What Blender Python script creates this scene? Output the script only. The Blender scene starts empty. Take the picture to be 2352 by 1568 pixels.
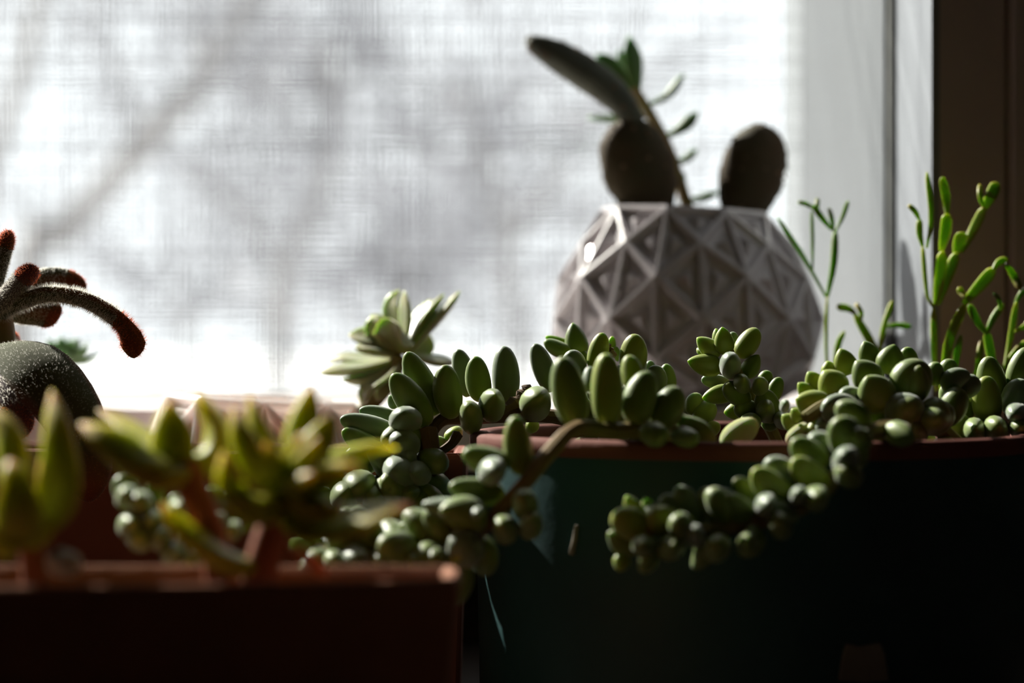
import bpy, math, random
from mathutils import Vector as V, Matrix, Quaternion
R_ = random.Random(7)
sc = bpy.context.scene
COL = sc.collection

# ------------------------------------------------------------------ camera, sky, sun, exposure
# All layout numbers below are centimetres; z is measured from eye level (82 cm above the floor).
EYE = 82.0
CAMY = -45.0
FPX = 2352 * 55 / 23.5


def W(p):
    return V((p[0] * .01, p[1] * .01, (p[2] + EYE) * .01))


cam_d = bpy.data.cameras.new('camera')
cam = bpy.data.objects.new('camera', cam_d)
COL.objects.link(cam)
cam.location = W((0, CAMY, 0))
cam.rotation_euler = (math.pi / 2, 0, 0)
cam_d.lens = 55
cam_d.sensor_width = 23.5
cam_d.clip_start = .02
cam_d.clip_end = 1000
cam_d.dof.use_dof = True
cam_d.dof.focus_distance = .455
cam_d.dof.aperture_fstop = 7.6
sc.camera = cam

wd = bpy.data.worlds.new('world')
sc.world = wd
wd.use_nodes = True
bg = wd.node_tree.nodes['Background']
bg.inputs[0].default_value = (.93, .965, 1, 1)
bg.inputs[1].default_value = 2.0

sun_d = bpy.data.lights.new('sun', 'SUN')
sun_d.energy = 31.0
sun_d.color = (1, .95, .87)
sun_d.angle = math.radians(.6)
sun = bpy.data.objects.new('sun', sun_d)
COL.objects.link(sun)
SUNV = V((-.64, .62, .66)).normalized()
sun.rotation_euler = SUNV.to_track_quat('Z', 'Y').to_euler()
sun.location = W((-200, 300, 300))

vs = sc.view_settings
vs.view_transform = 'Standard'
vs.look = 'None'
vs.exposure = 0.0
vs.gamma = 1
vs.use_curve_mapping = False


# ------------------------------------------------------------------ helpers
def P(px, py, Y):
    """point at depth Y seen at photo position (px, py)"""
    d = Y - CAMY
    return V(((px - 1176) * d / FPX, Y, -(py - 784) * d / FPX))


def cm(w, Y):
    return w * (Y - CAMY) / FPX


def zone(x0, y0, s):
    return lambda x, y: (x0 + x / s, y0 + y / s)


Z1 = zone(0, 500, 3.92); Z2 = zone(0, 850, 3.136); Z3 = zone(450, 850, 2.851); Z4 = zone(700, 640, 3.408)
Z5 = zone(1200, 700, 3.618); Z6 = zone(1150, 50, 3.136); Z8 = zone(1780, 380, 2.376); Z9 = zone(1900, 380, 3.015)
ZA = zone(1350, 950, 2.347); ZB = zone(650, 950, 3.36); ZE = zone(720, 650, 5.226)


def mat(name, col, rough=.6, spec=.3, noise=0, scale=40, bump=0, bscale=200, sss=0, rad=(.4, .7, .12), ssc=.004, coat=0, sheen=0, col2=None):
    m = bpy.data.materials.new(name)
    m.use_nodes = True
    nt = m.node_tree
    b = nt.nodes['Principled BSDF']
    b.inputs['Base Color'].default_value = (*col, 1)
    b.inputs['Roughness'].default_value = rough
    b.inputs['Specular IOR Level'].default_value = spec
    if sss:
        b.inputs['Subsurface Weight'].default_value = sss
        b.inputs['Subsurface Radius'].default_value = rad
        b.inputs['Subsurface Scale'].default_value = ssc
    if coat:
        b.inputs['Coat Weight'].default_value = coat
        b.inputs['Coat Roughness'].default_value = .15
    if sheen:
        b.inputs['Sheen Weight'].default_value = sheen
    tc = nt.nodes.new('ShaderNodeTexCoord')
    if noise:
        n = nt.nodes.new('ShaderNodeTexNoise')
        n.inputs['Scale'].default_value = scale
        n.inputs['Detail'].default_value = 5
        nt.links.new(tc.outputs['Object'], n.inputs['Vector'])
        mx = nt.nodes.new('ShaderNodeMix')
        mx.data_type = 'RGBA'
        c2 = col2 or tuple(c * (1 - noise) for c in col)
        mx.inputs[6].default_value = (*col, 1)
        mx.inputs[7].default_value = (*c2, 1)
        rp = nt.nodes.new('ShaderNodeValToRGB')
        rp.color_ramp.elements[0].position = .35
        rp.color_ramp.elements[1].position = .7
        nt.links.new(n.outputs['Fac'], rp.inputs[0])
        nt.links.new(rp.outputs[0], mx.inputs[0])
        nt.links.new(mx.outputs[2], b.inputs['Base Color'])
    if bump:
        n2 = nt.nodes.new('ShaderNodeTexNoise')
        n2.inputs['Scale'].default_value = bscale
        n2.inputs['Detail'].default_value = 4
        nt.links.new(tc.outputs['Object'], n2.inputs['Vector'])
        bp = nt.nodes.new('ShaderNodeBump')
        bp.inputs['Strength'].default_value = bump
        bp.inputs['Distance'].default_value = .0006
        nt.links.new(n2.outputs['Fac'], bp.inputs['Height'])
        nt.links.new(bp.outputs[0], b.inputs['Normal'])
    return m


def leafmat(name, stops, edge=None, rough=.45, spec=.35, sss=.5, rad=(.45, .8, .1), ssc=.004, sheen=.1, blotch=.18, bump=.12, vary=.12):
    """stops: colour along the leaf (uv.x: 0 base .. 1 tip); edge: colour of the rim (uv.y: 1 at the edge)"""
    m = mat(name, stops[0][1], rough, spec, sss=sss, rad=rad, ssc=ssc, sheen=sheen, bump=bump, bscale=350)
    nt = m.node_tree
    b = nt.nodes['Principled BSDF']
    uv = nt.nodes.new('ShaderNodeUVMap')
    sp = nt.nodes.new('ShaderNodeSeparateXYZ')
    nt.links.new(uv.outputs[0], sp.inputs[0])
    r = nt.nodes.new('ShaderNodeValToRGB')
    el = r.color_ramp.elements
    while len(el) < len(stops):
        el.new(.5)
    for e, (p, c) in zip(el, stops):
        e.position = p
        e.color = (*c, 1)
    nt.links.new(sp.outputs[0], r.inputs[0])
    out = r.outputs[0]
    if edge:
        rp = nt.nodes.new('ShaderNodeValToRGB')
        rp.color_ramp.elements[0].position = edge[1]
        rp.color_ramp.elements[0].color = (0, 0, 0, 1)
        rp.color_ramp.elements[1].position = 1
        rp.color_ramp.elements[1].color = (1, 1, 1, 1)
        nt.links.new(sp.outputs[1], rp.inputs[0])
        mu = nt.nodes.new('ShaderNodeMath')
        mu.operation = 'MULTIPLY'
        nt.links.new(rp.outputs[0], mu.inputs[0])
        nt.links.new(sp.outputs[0], mu.inputs[1])
        mx = nt.nodes.new('ShaderNodeMix')
        mx.data_type = 'RGBA'
        nt.links.new(mu.outputs[0], mx.inputs[0])
        nt.links.new(out, mx.inputs[6])
        mx.inputs[7].default_value = (*edge[0], 1)
        out = mx.outputs[2]
    if vary:
        oi = nt.nodes.new('ShaderNodeObjectInfo')
        hs = nt.nodes.new('ShaderNodeHueSaturation')
        mr = nt.nodes.new('ShaderNodeMapRange')
        mr.inputs[3].default_value = 1 - vary
        mr.inputs[4].default_value = 1 + vary
        nt.links.new(oi.outputs['Random'], mr.inputs[0])
        nt.links.new(mr.outputs[0], hs.inputs['Value'])
        nt.links.new(out, hs.inputs['Color'])
        out = hs.outputs[0]
    nt.links.new(out, b.inputs['Base Color'])
    return m


def me(name, verts, faces, material, origin=V((0, 0, 0)), smooth=True, uvs=None, raw=False):
    m = bpy.data.meshes.new(name)
    if raw:
        m.from_pydata([tuple(v) for v in verts], [], faces)
    else:
        m.from_pydata([tuple((V(v) - origin) * .01) for v in verts], [], faces)
    if uvs:
        l = m.uv_layers.new(name='UVMap')
        for lp in m.loops:
            l.data[lp.index].uv = uvs[lp.vertex_index]
    if smooth:
        m.polygons.foreach_set('use_smooth', [True] * len(m.polygons))
        if not raw:
            m.update()
            m.set_sharp_from_angle(angle=math.radians(42 if not uvs else 75))
    m.materials.append(material)
    m.update()
    return m


def link(name, data, parent=None):
    o = bpy.data.objects.new(name, data)
    COL.objects.link(o)
    if parent is not None:
        o.parent = parent
    return o


def thing(name, label, cat, loc, group=None):
    o = bpy.data.objects.new(name, None)
    COL.objects.link(o)
    o.empty_display_size = .01
    o.location = W(loc)
    o['label'] = label
    o['category'] = cat
    if group:
        o['group'] = group
    o_loc[o.name] = V(loc)
    return o


o_loc = {}


def root_of(p):
    while p.parent is not None:
        p = p.parent
    return o_loc[p.name]


def part(name, geo, material, parent, smooth=True, kind=None):
    v, f = geo[0], geo[1]
    o = link(name, me(name, v, f, material, root_of(parent), smooth, geo[2] if len(geo) > 2 else None), parent)
    if kind:
        o['kind'] = kind
    return o


def solo(name, geo, material, loc, label=None, cat=None, kind=None, smooth=False):
    loc = V(loc)
    o = link(name, me(name, geo[0], geo[1], material, loc, smooth, geo[2] if len(geo) > 2 else None))
    o.location = W(loc)
    o_loc[o.name] = loc
    if label:
        o['label'] = label
    if cat:
        o['category'] = cat
    if kind:
        o['kind'] = kind
    return o


def join(gs):
    v, f, u = [], [], []
    for g in gs:
        n = len(v)
        v += list(g[0])
        f += [tuple(i + n for i in q) for q in g[1]]
        if len(g) > 2:
            u += list(g[2])
    return (v, f, u) if len(u) == len(v) else (v, f)


def box(x0, x1, y0, y1, z0, z1):
    v = [V((x, y, z)) for z in (z0, z1) for y in (y0, y1) for x in (x0, x1)]
    return v, [(0, 2, 3, 1), (4, 5, 7, 6), (0, 1, 5, 4), (2, 6, 7, 3), (0, 4, 6, 2), (1, 3, 7, 5)]


def prism(poly, z0, z1):
    """vertical prism over an xy polygon (counter-clockwise)"""
    n = len(poly)
    v = [V((x, y, z0)) for x, y in poly] + [V((x, y, z1)) for x, y in poly]
    return v, [tuple(range(n - 1, -1, -1)), tuple(range(n, 2 * n))] + [(i, (i + 1) % n, (i + 1) % n + n, i + n) for i in range(n)]


def smooth_path(pts, k=5):
    pts = [V(p) for p in pts]
    if len(pts) < 3:
        return [pts[0].lerp(pts[-1], i / k) for i in range(k + 1)]
    e = [pts[0] * 2 - pts[1]] + pts + [pts[-1] * 2 - pts[-2]]
    out = []
    for i in range(1, len(e) - 2):
        a, b, c, d = e[i - 1:i + 3]
        for j in range(k):
            t = j / k
            out.append(.5 * ((2 * b) + (c - a) * t + (2 * a - 5 * b + 4 * c - d) * t * t + (3 * b - a - 3 * c + d) * t ** 3))
    out.append(pts[-1])
    return out


def tube(pts, r0, r1=None, seg=8, rf=None):
    """round tube along pts with rounded-off ends"""
    r1 = r0 if r1 is None else r1
    n = len(pts)
    v, f = [], []
    t0 = (pts[1] - pts[0]).normalized()
    x = t0.orthogonal().normalized()
    for i, p in enumerate(pts):
        t = (pts[min(i + 1, n - 1)] - pts[max(i - 1, 0)]).normalized()
        x = (x - t * x.dot(t)).normalized()
        y = t.cross(x)
        r = r0 + (r1 - r0) * i / (n - 1)
        if rf:
            r *= rf(i / (n - 1))
        for k in range(seg):
            a = 2 * math.pi * k / seg
            v.append(p + (x * math.cos(a) + y * math.sin(a)) * r)
    for i in range(n - 1):
        for k in range(seg):
            k2 = (k + 1) % seg
            f.append((i * seg + k, i * seg + k2, (i + 1) * seg + k2, (i + 1) * seg + k))
    v += [pts[0] - t0 * r0 * .4, pts[-1] + t * r1 * .5]
    a, b = len(v) - 2, len(v) - 1
    for k in range(seg):
        k2 = (k + 1) % seg
        f.append((a, k2, k))
        f.append((b, (n - 1) * seg + k, (n - 1) * seg + k2))
    return v, f


def lathe(prof, c, seg=64, caps=(1, 1)):
    """closed loop or open profile [(r, z)] turned about a vertical axis through c=(x, y)"""
    v, f = [], []
    for r, z in prof:
        for k in range(seg):
            a = 2 * math.pi * k / seg
            v.append(V((c[0] + r * math.cos(a), c[1] + r * math.sin(a), z)))
    for i in range(len(prof) - 1):
        for k in range(seg):
            k2 = (k + 1) % seg
            f.append((i * seg + k, i * seg + k2, (i + 1) * seg + k2, (i + 1) * seg + k))
    if caps[0]:
        f.append(tuple(reversed(range(seg))))
    if caps[1]:
        f.append(tuple(range((len(prof) - 1) * seg, len(prof) * seg)))
    return v, f


def prof_ovate(t):      # pointed, widest below the middle
    return max(0, (t + .03) ** .5 * (1 - t) ** .85 * 2.34)


def prof_spoon(t):      # pointed, widest above the middle
    return max(0, (.32 + .68 * math.sin(min(1, t / .68) * math.pi / 2) ** 1.5) * max(0, 1 - max(0, (t - .55) / .45) ** 2.2) ** .8)


def prof_strap(t):      # blunt, long
    return max(0, min(1, .55 + t * 1.2) * max(0, 1 - max(0, (t - .78) / .22) ** 2.6) ** .6)


def prof_pad(t):        # cactus pad
    return max(0, (.42 + .58 * math.sin(min(1, t / .55) * math.pi / 2)) * max(0, 1 - max(0, (t - .5) / .5) ** 2.6) ** .5)


def bent_leaf(pts, w, th, nrm, prof=prof_ovate, cup=0.0, rings=16, seg=16, thp=None, keel=0.0, rough=0.0):
    """thick leaf swept along pts; w, th in cm; nrm = direction its broad upper side looks to"""
    pts = smooth_path(pts, 8)
    L = [0]
    for a, b in zip(pts, pts[1:]):
        L.append(L[-1] + (b - a).length)
    tot = L[-1]

    def at(t):
        s = t * tot
        for i in range(len(L) - 1):
            if s <= L[i + 1] or i == len(L) - 2:
                k = (s - L[i]) / max(1e-9, L[i + 1] - L[i])
                return pts[i].lerp(pts[i + 1], k), (pts[i + 1] - pts[i]).normalized()
    v, f, u = [], [], []
    N = V(nrm).normalized()
    for i in range(rings + 1):
        t = .5 - .5 * math.cos(math.pi * i / rings)
        p, tg = at(t)
        side = tg.cross(N).normalized()
        up = side.cross(tg).normalized()
        fw = max(prof(t), .012)
        ft = max((thp or prof)(t), .012) ** .75
        for k in range(seg):
            a = 2 * math.pi * k / seg
            ca, sa = math.cos(a), math.sin(a)
            h = th / 2 * sa * ft
            if sa < 0:
                h *= 1 + keel * (1 - abs(ca))
            jit = 1 + (R_.random() - .5) * rough
            q = p + side * (w / 2 * ca * fw * jit) + up * (h * jit + cup * w * fw * (ca * ca - .35))
            v.append(q)
            u.append((t, abs(ca)))
    for i in range(rings):
        for k in range(seg):
            k2 = (k + 1) % seg
            f.append((i * seg + k, i * seg + k2, (i + 1) * seg + k2, (i + 1) * seg + k))
    f.append(tuple(reversed(range(seg))))
    f.append(tuple(range(rings * seg, (rings + 1) * seg)))
    # outward normals
    a, b, c = v[seg * (rings // 2)], v[seg * (rings // 2) + 1], v[seg * (rings // 2 + 1)]
    p0, _ = at(.5 - .5 * math.cos(math.pi * (rings // 2) / rings))
    if (b - a).cross(c - a).dot(a - p0) < 0:
        f = [tuple(reversed(q)) for q in f]
    return v, f, u


# ------------------------------------------------------------------ materials
M = {}
M['wall'] = mat('dim_wall_paint', (.72, .66, .60), .9, noise=.15, scale=3)
M['floor'] = mat('floor_boards', (.22, .14, .09), .6, noise=.3, scale=4)
M['white'] = mat('white_paint_shaded', (.115, .124, .132), .45, .4, noise=.06, scale=12)  # white paint kept dark: the frame's shade is put into the colour
M['white_lit'] = mat('white_paint_lit', (.21, .225, .25), .45, .4, noise=.06, scale=12)  # lighter copy of the white paint, so the strip reads as better lit
M['sill'] = mat('painted_sill', (.62, .56, .55), .5, .4, noise=.06, scale=15)
M['brown'] = mat('brown_casing', (.52, .43, .44), .6, .3, noise=.2, scale=8)
M['gap_shade'] = mat('groove_shade', (.10, .105, .10), .8)  # shade of the groove beside the stile, given as a colour
M['wire'] = mat('screen_wire', (.10, .10, .105), .5, .5)
M['tabletop'] = mat('dark_table_wood', (.022, .014, .010), .85, noise=.4, scale=9)
M['snow'] = mat('snowy_ground', (.50, .51, .53), .9, noise=.12, scale=.4)
M['bark'] = mat('bare_bark', (.26, .25, .25), .9, noise=.3, scale=6)
M['twig'] = mat('bare_twig', (.32, .32, .34), .9)
M['clayrim'] = mat('dark_clay_rim', (.17, .055, .04), .8, .2, noise=.3, scale=30, bump=.25, bscale=300)
M['terra'] = mat('terracotta', (.22, .07, .045), .8, .2, noise=.3, scale=30, bump=.25, bscale=300)
M['terra_dark'] = mat('dark_terracotta', (.27, .105, .05), .8, .2, noise=.3, scale=30, bump=.25, bscale=300)
M['teal'] = mat('teal_paint', (.013, .058, .060), .55, .35, noise=.5, scale=26, bump=.35, bscale=120, col2=(.008, .034, .034))
M['ceramic'] = mat('white_ceramic', (.46, .43, .445), .22, .5)
M['ceramic_bright'] = mat('white_ceramic_bright', (.80, .72, .70), .25, .5, sss=.6, rad=(1, .85, .8), ssc=.006)  # paler copy of the ceramic: the low pot's glow is put into its colour
M['soil'] = mat('potting_soil', (.030, .020, .014), .95, .1, noise=.5, scale=160, bump=1, bscale=500)
M['stemgreen'] = mat('green_stem', (.17, .16, .04), .6, noise=.4, scale=90, col2=(.24, .13, .06))
M['stembrown'] = mat('woody_stem', (.13, .075, .04), .8, noise=.4, scale=120, bump=.6, bscale=400)
M['stemred'] = mat('reddish_stem', (.26, .075, .03), .6, noise=.3, scale=80)
M['burro'] = leafmat('burro_leaf', [(0, (.18, .23, .016)), (.35, (.135, .19, .022)), (.9, (.13, .18, .036)), (1, (.19, .22, .05))], sheen=.18, rough=.4, spec=.4, sss=.5, ssc=.0035)
M['burro_y'] = leafmat('burro_leaf_young', [(0, (.22, .26, .016)), (.5, (.20, .245, .025)), (1, (.28, .30, .05))], sheen=.15, rough=.4, spec=.4, sss=.5, ssc=.0035)
M['burro_b'] = leafmat('burro_leaf_bloom', [(0, (.12, .18, .03)), (.4, (.115, .165, .08)), (1, (.14, .19, .105))], sheen=.4, rough=.4, spec=.45, sss=.4, ssc=.003)
M['gold'] = leafmat('golden_sedum_leaf', [(0, (.22, .24, .016)), (.55, (.29, .28, .02)), (.84, (.34, .25, .025)), (.95, (.30, .06, .02)), (1, (.20, .03, .02))],
                    edge=((.45, .18, .03), .93), sss=.7, rad=(.8, .9, .1), ssc=.006, rough=.48, spec=.3, sheen=0)
M['graptо'.replace('о', 'o')] = leafmat('rosette_leaf', [(0, (.30, .28, .09)), (.6, (.27, .30, .13)), (1, (.38, .32, .15))], edge=((.55, .55, .32), .9), sss=.35, sheen=.3, spec=.4, rough=.35)  # pale edge colour paints in the light on the leaf rims
M['jade'] = leafmat('jade_leaf', [(0, (.10, .16, .03)), (1, (.07, .15, .05))], sss=.3, sheen=.1)
M['kal'] = leafmat('felted_leaf', [(0, (.06, .07, .03)), (.78, (.065, .06, .03)), (.92, (.16, .045, .02)), (1, (.13, .02, .01))],
                   edge=((.22, .05, .025), .75), sss=.12, rough=.9, spec=.1, sheen=.12)
M['kal_p'] = leafmat('felted_leaf_dusky', [(0, (.12, .11, .10)), (.7, (.11, .085, .09)), (.9, (.12, .035, .045)), (1, (.10, .015, .025))], sss=.12, rough=.9, spec=.1, sheen=.12)
def hairmat(name, c):
    m = bpy.data.materials.new(name)
    m.use_nodes = True
    nt = m.node_tree
    nt.nodes.clear()
    o = nt.nodes.new('ShaderNodeOutputMaterial'); a = nt.nodes.new('ShaderNodeAddShader')
    d = nt.nodes.new('ShaderNodeBsdfDiffuse'); t = nt.nodes.new('ShaderNodeBsdfTranslucent')
    d.inputs[0].default_value = (*[x * .4 for x in c], 1); t.inputs[0].default_value = (*[x * .6 for x in c], 1)
    nt.links.new(d.outputs[0], a.inputs[0]); nt.links.new(t.outputs[0], a.inputs[1]); nt.links.new(a.outputs[0], o.inputs[0])
    return m


M['fuzz'] = hairmat('leaf_hair', (.85, .82, .75))
M['fuzz_r'] = hairmat('leaf_hair_red', (.62, .17, .08))
M['cactus'] = mat('cactus_skin', (.05, .045, .022), .75, .2, noise=.5, scale=60, col2=(.075, .04, .02), bump=.6, bscale=200)
M['cactus_g'] = mat('cactus_skin_green', (.11, .12, .09), .7, .25, noise=.4, scale=70, bump=.6, bscale=200)
M['areole'] = mat('areole_felt', (.16, .10, .06), .9)
M['pencil'] = leafmat('flat_stem_segment', [(0, (.19, .17, .03)), (.8, (.21, .18, .03)), (1, (.32, .19, .04))], edge=((.32, .32, .05), .85), sss=.3, vary=.25, sheen=0)
M['pencil_g'] = leafmat('flat_stem_green', [(0, (.09, .10, .025)), (1, (.14, .14, .03))], edge=((.22, .21, .03), .85), sss=.3, vary=.2, sheen=0)
M['pebble'] = mat('pale_pebble', (.55, .55, .50), .8, noise=.25, scale=120, bump=.6, bscale=300)
M['dryleaf'] = mat('dry_orange_leaf', (.55, .20, .10), .6, noise=.3, scale=90, sss=.2, rad=(1, .4, .2), ssc=.002)
M['paleleaf'] = leafmat('pale_wrinkled_leaf', [(0, (.42, .44, .16)), (.8, (.46, .46, .18)), (1, (.40, .24, .08))], sheen=.2, bump=.5)
M['patch'] = mat('bare_clay_patch', (.22, .19, .15), .85, noise=.4, scale=60)
gl = bpy.data.materials.new('clear_pane')
gl.use_nodes = True
nt = gl.node_tree
nt.nodes.clear()
o_ = nt.nodes.new('ShaderNodeOutputMaterial')
mx_ = nt.nodes.new('ShaderNodeMixShader')
tr_ = nt.nodes.new('ShaderNodeBsdfTransparent')
gs_ = nt.nodes.new('ShaderNodeBsdfGlossy')
gs_.inputs['Roughness'].default_value = .02
tr_.inputs[0].default_value = (.97, .98, .97, 1)
mx_.inputs[0].default_value = .06
nt.links.new(tr_.outputs[0], mx_.inputs[1])
nt.links.new(gs_.outputs[0], mx_.inputs[2])
nt.links.new(mx_.outputs[0], o_.inputs[0])
M['glass'] = gl

# ------------------------------------------------------------------ the room
TAB = -7.0
SILLZ = -1.6
YW = 26.0        # window plane
YR = 11.0        # room face of the wall
XL, XR = -55.0, 8.63
ZT = 80.0
FL, CE = -EYE, 165.0
solo('floor', box(-220, 180, -330, 11, FL - 4, FL), M['floor'], (0, 0, FL), kind='structure')
solo('ceiling', box(-220, 180, -330, 11, CE, CE + 4), M['wall'], (0, 0, CE), kind='structure')
solo('wall_left', box(-224, -220, -330, 34, FL - 4, CE + 4), M['wall'], (-222, 0, FL), kind='structure')
solo('wall_right', box(180, 184, -330, 34, FL - 4, CE + 4), M['wall'], (182, 0, FL), kind='structure')
solo('wall_front', box(-224, 184, -334, -330, FL - 4, CE + 4), M['wall'], (0, -332, FL), kind='structure')
solo('wall_back', join([box(-220, XL - .6, YR, 32, FL - 4, CE + 4), box(XR + 1.4, 180, YR, 32, FL - 4, CE + 4),
                        box(XL - .6, XR + 1.4, YR, 32, FL - 4, SILLZ - 2.2), box(XL - .6, XR + 1.4, YR, 32, ZT + .6, CE + 4)]),
     M['wall'], (0, 20, FL), kind='structure')
# window sill, jambs, casing
solo('trim_1', join([box(XL - 2, XR + .9, 10.6, YW + 6, SILLZ - 1.4, SILLZ), box(XL - .6, XR + .9, YR + .3, YW + 6, SILLZ - 2.2, SILLZ - 1.4)]), M['sill'], (0, 15, SILLZ), kind='structure')
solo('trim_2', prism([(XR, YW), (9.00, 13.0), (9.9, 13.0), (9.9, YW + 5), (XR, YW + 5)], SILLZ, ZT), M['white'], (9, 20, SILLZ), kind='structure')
solo('trim_3', prism([(9.22, 12.6), (9.37, 8.5), (9.55, 8.5), (9.9, 12.6)], SILLZ - .2, ZT), M['white_lit'], (9.3, 10, SILLZ), kind='structure')
solo('trim_4', prism([(9.08, 13.0), (9.1, 12.6), (9.9, 12.6), (9.9, 13.0)], SILLZ, ZT), M['gap_shade'], (9.3, 12.8, SILLZ), kind='structure')  # dark strip standing in for the shaded gap between stile and jamb strip
solo('trim_5', join([prism([(9.55, 8.5), (11.0, 8.5), (11.0, YR), (9.55, YR)], -20, ZT + 6),
                     prism([(11.0, 8.9), (11.15, 8.1), (11.4, 8.1), (11.4, YR), (11.0, YR)], -20, ZT + 6),
                     prism([(11.4, 8.7), (17, 8.7), (17, YR), (11.4, YR)], -20, ZT + 6)]), M['brown'], (12, 9, -20), kind='structure')
solo('trim_6', box(XL - .6, XL, 12, YW + 5, SILLZ, ZT), M['white'], (XL, 15, SILLZ), kind='structure')
solo('trim_7', box(XL - .6, 9.9, 12, YW + 5, ZT, ZT + .6), M['white'], (0, 15, ZT), kind='structure')
solo('added_dark_board', box(XL - 6, 14, 10.75, YR, FL, SILLZ - 1.4), M['soil'], (0, 10.9, FL), kind='structure')  # dark board added so the wall below the sill doesn't show bright
win = thing('window_1', 'bright window with fine insect screen', 'window', (-30, YW, SILLZ))
del win['category'], win['label']
win['kind'] = 'structure'
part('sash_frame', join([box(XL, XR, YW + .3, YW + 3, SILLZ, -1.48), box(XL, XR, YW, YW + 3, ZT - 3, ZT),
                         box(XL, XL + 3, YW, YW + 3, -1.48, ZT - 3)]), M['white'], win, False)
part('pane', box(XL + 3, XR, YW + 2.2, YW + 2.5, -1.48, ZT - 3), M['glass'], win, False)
ws = []
pitch = .135
x = XL + 3
while x < XR:
    a = R_.uniform(-.028, .028)
    r = R_.uniform(.007, .0155)
    ws.append(box(x + a - r, x + a + r, YW - .05, YW - .05 + 2 * r, SILLZ + .2, ZT - 3))
    x += pitch
z = SILLZ + .3
while z < ZT - 3:
    a = R_.uniform(-.028, .028)
    r = R_.uniform(.007, .0155)
    ws.append(box(XL + 3, XR, YW - .08, YW - .08 + 2 * r, z + a - r, z + a + r))
    z += pitch
part('insect_screen', join(ws), M['wire'], win, False, kind='stuff')
solo('ground', box(-9000, 9000, 60, 26000, -164, -150), M['snow'], (0, 3000, -150), kind='structure')

# table
tb = thing('table', 'dark table under the window that carries the front pots', 'table', (-8, -3, FL))
part('tabletop', box(-60, 55, -22, 10.4, TAB - 2.2, TAB), M['tabletop'], tb, False)
for x in (-57, 52):
    for y in (-20, 8.5):
        part('leg', box(x - 1.8, x + 1.8, y - 1.5, y + 1.5, FL, TAB - 2.2), M['tabletop'], tb, False)


# ------------------------------------------------------------------ bare trees outside
def bare_tree(label, limbs, L, ntw, seed, tw=1.2, spread=70):
    rr = random.Random(seed)
    k_ = L / 950
    tw *= k_
    spread *= k_
    Y = L
    p0 = P(*limbs[0][0][0], Y)
    base = V((p0.x - .1 * (p0.z + 150), Y, -150))
    t = thing('bare_tree', label, 'tree', base, 'bare trees outside the window')
    paths = []
    for i, (pp, r0, r1) in enumerate(limbs):
        pts = [P(a, b, Y + rr.uniform(-20, 20) * (j > 0)) for j, (a, b) in enumerate(pp)]
        if i == 0:
            pts = [base] + pts
            r0 *= 1.3
        pts = smooth_path(pts, 5)
        part('trunk' if i == 0 else 'limb', tube(pts, r0 * .62 * k_, r1 * .62 * k_, 7), M['bark'], t)
        paths.append(pts)
    gs = []
    for k in range(int(ntw * .62)):
        pts = rr.choice(paths)
        p = pts[rr.randrange(len(pts) // 3, len(pts))]
        d = V((rr.uniform(-1, 1), rr.uniform(-.4, .4), rr.uniform(-.35, 1))).normalized()
        q = [p]
        ln = rr.uniform(.5, 1.3) * spread
        for s in range(3):
            d = (d + V((rr.uniform(-1, 1), rr.uniform(-.3, .3), rr.uniform(-.6, .9))) * .35).normalized()
            q.append(q[-1] + d * ln / 3)
        gs.append(tube(q, tw * rr.uniform(.5, 1.1), .25, 4))
        for s in range(3):
            d2 = (d + V((rr.uniform(-1, 1), rr.uniform(-.4, .4), rr.uniform(-.8, 1)))).normalized()
            a = q[rr.randrange(1, 4)]
            gs.append(tube([a, a + d2 * ln * .3, a + (d2 + V((0, 0, -.2))) * ln * .6], tw * .45, .2, 4))
    part('twigs', join(gs), M['twig'], t, kind='stuff')


bare_tree('bare tree leaning across the top left corner of the window', [([(-60, 560), (0, 330), (60, 120), (110, -60)], 6.0, 5.0), ([(60, 120), (-30, -40)], 2, 1)], 600, 14, 1, .8, 50)
bare_tree('bare tree with a long limb slanting from lower left up to the right', [([(60, 640), (140, 540), (330, 330), (480, 160), (600, -40)], 9.0, 7.5), ([(330, 330), (250, 120), (230, -40)], 2.6, 1.4), ([(480, 160), (430, 20)], 3.4, 2.4)], 800, 60, 2, 1.3, 55)
bare_tree('bare forked tree behind the window left of centre', [([(640, 900), (640, 760), (650, 640), (740, 420), (760, 240), (745, 90)], 6, 5.5), ([(650, 640), (540, 470), (420, 380)], 3.5, 1.8), ([(760, 380), (640, 250), (560, 160)], 3.4, 2), ([(745, 250), (880, 120)], 3.4, 2)], 1030, 150, 3, 1.5, 75)
bare_tree('bare tree branching just left of the cactus pot', [([(1180, 900), (1170, 640), (1140, 420), (1060, 200)], 5, 3), ([(1170, 560), (1300, 380), (1340, 250)], 3.6, 1.8), ([(1150, 480), (1000, 350), (900, 300)], 3.2, 1.6)], 1320, 150, 4, 1.5, 85)
bare_tree('bare shrubby tree low between the forked trees', [([(900, 880), (920, 700), (960, 520)], 4, 2.2), ([(915, 720), (820, 560)], 3, 1.5), ([(920, 680), (1040, 570)], 3, 1.5)], 1660, 150, 5, 1.6, 95)
bare_tree('bare shrubby tree low at the left of the window', [([(420, 900), (430, 760), (400, 600)], 3.6, 2), ([(430, 740), (520, 600)], 2.6, 1.3), ([(425, 760), (300, 640)], 2.2, 1.2)], 2050, 70, 6, 1.5, 85)

# ------------------------------------------------------------------ pots
# terracotta trough in front, its long face a little bowed


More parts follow.
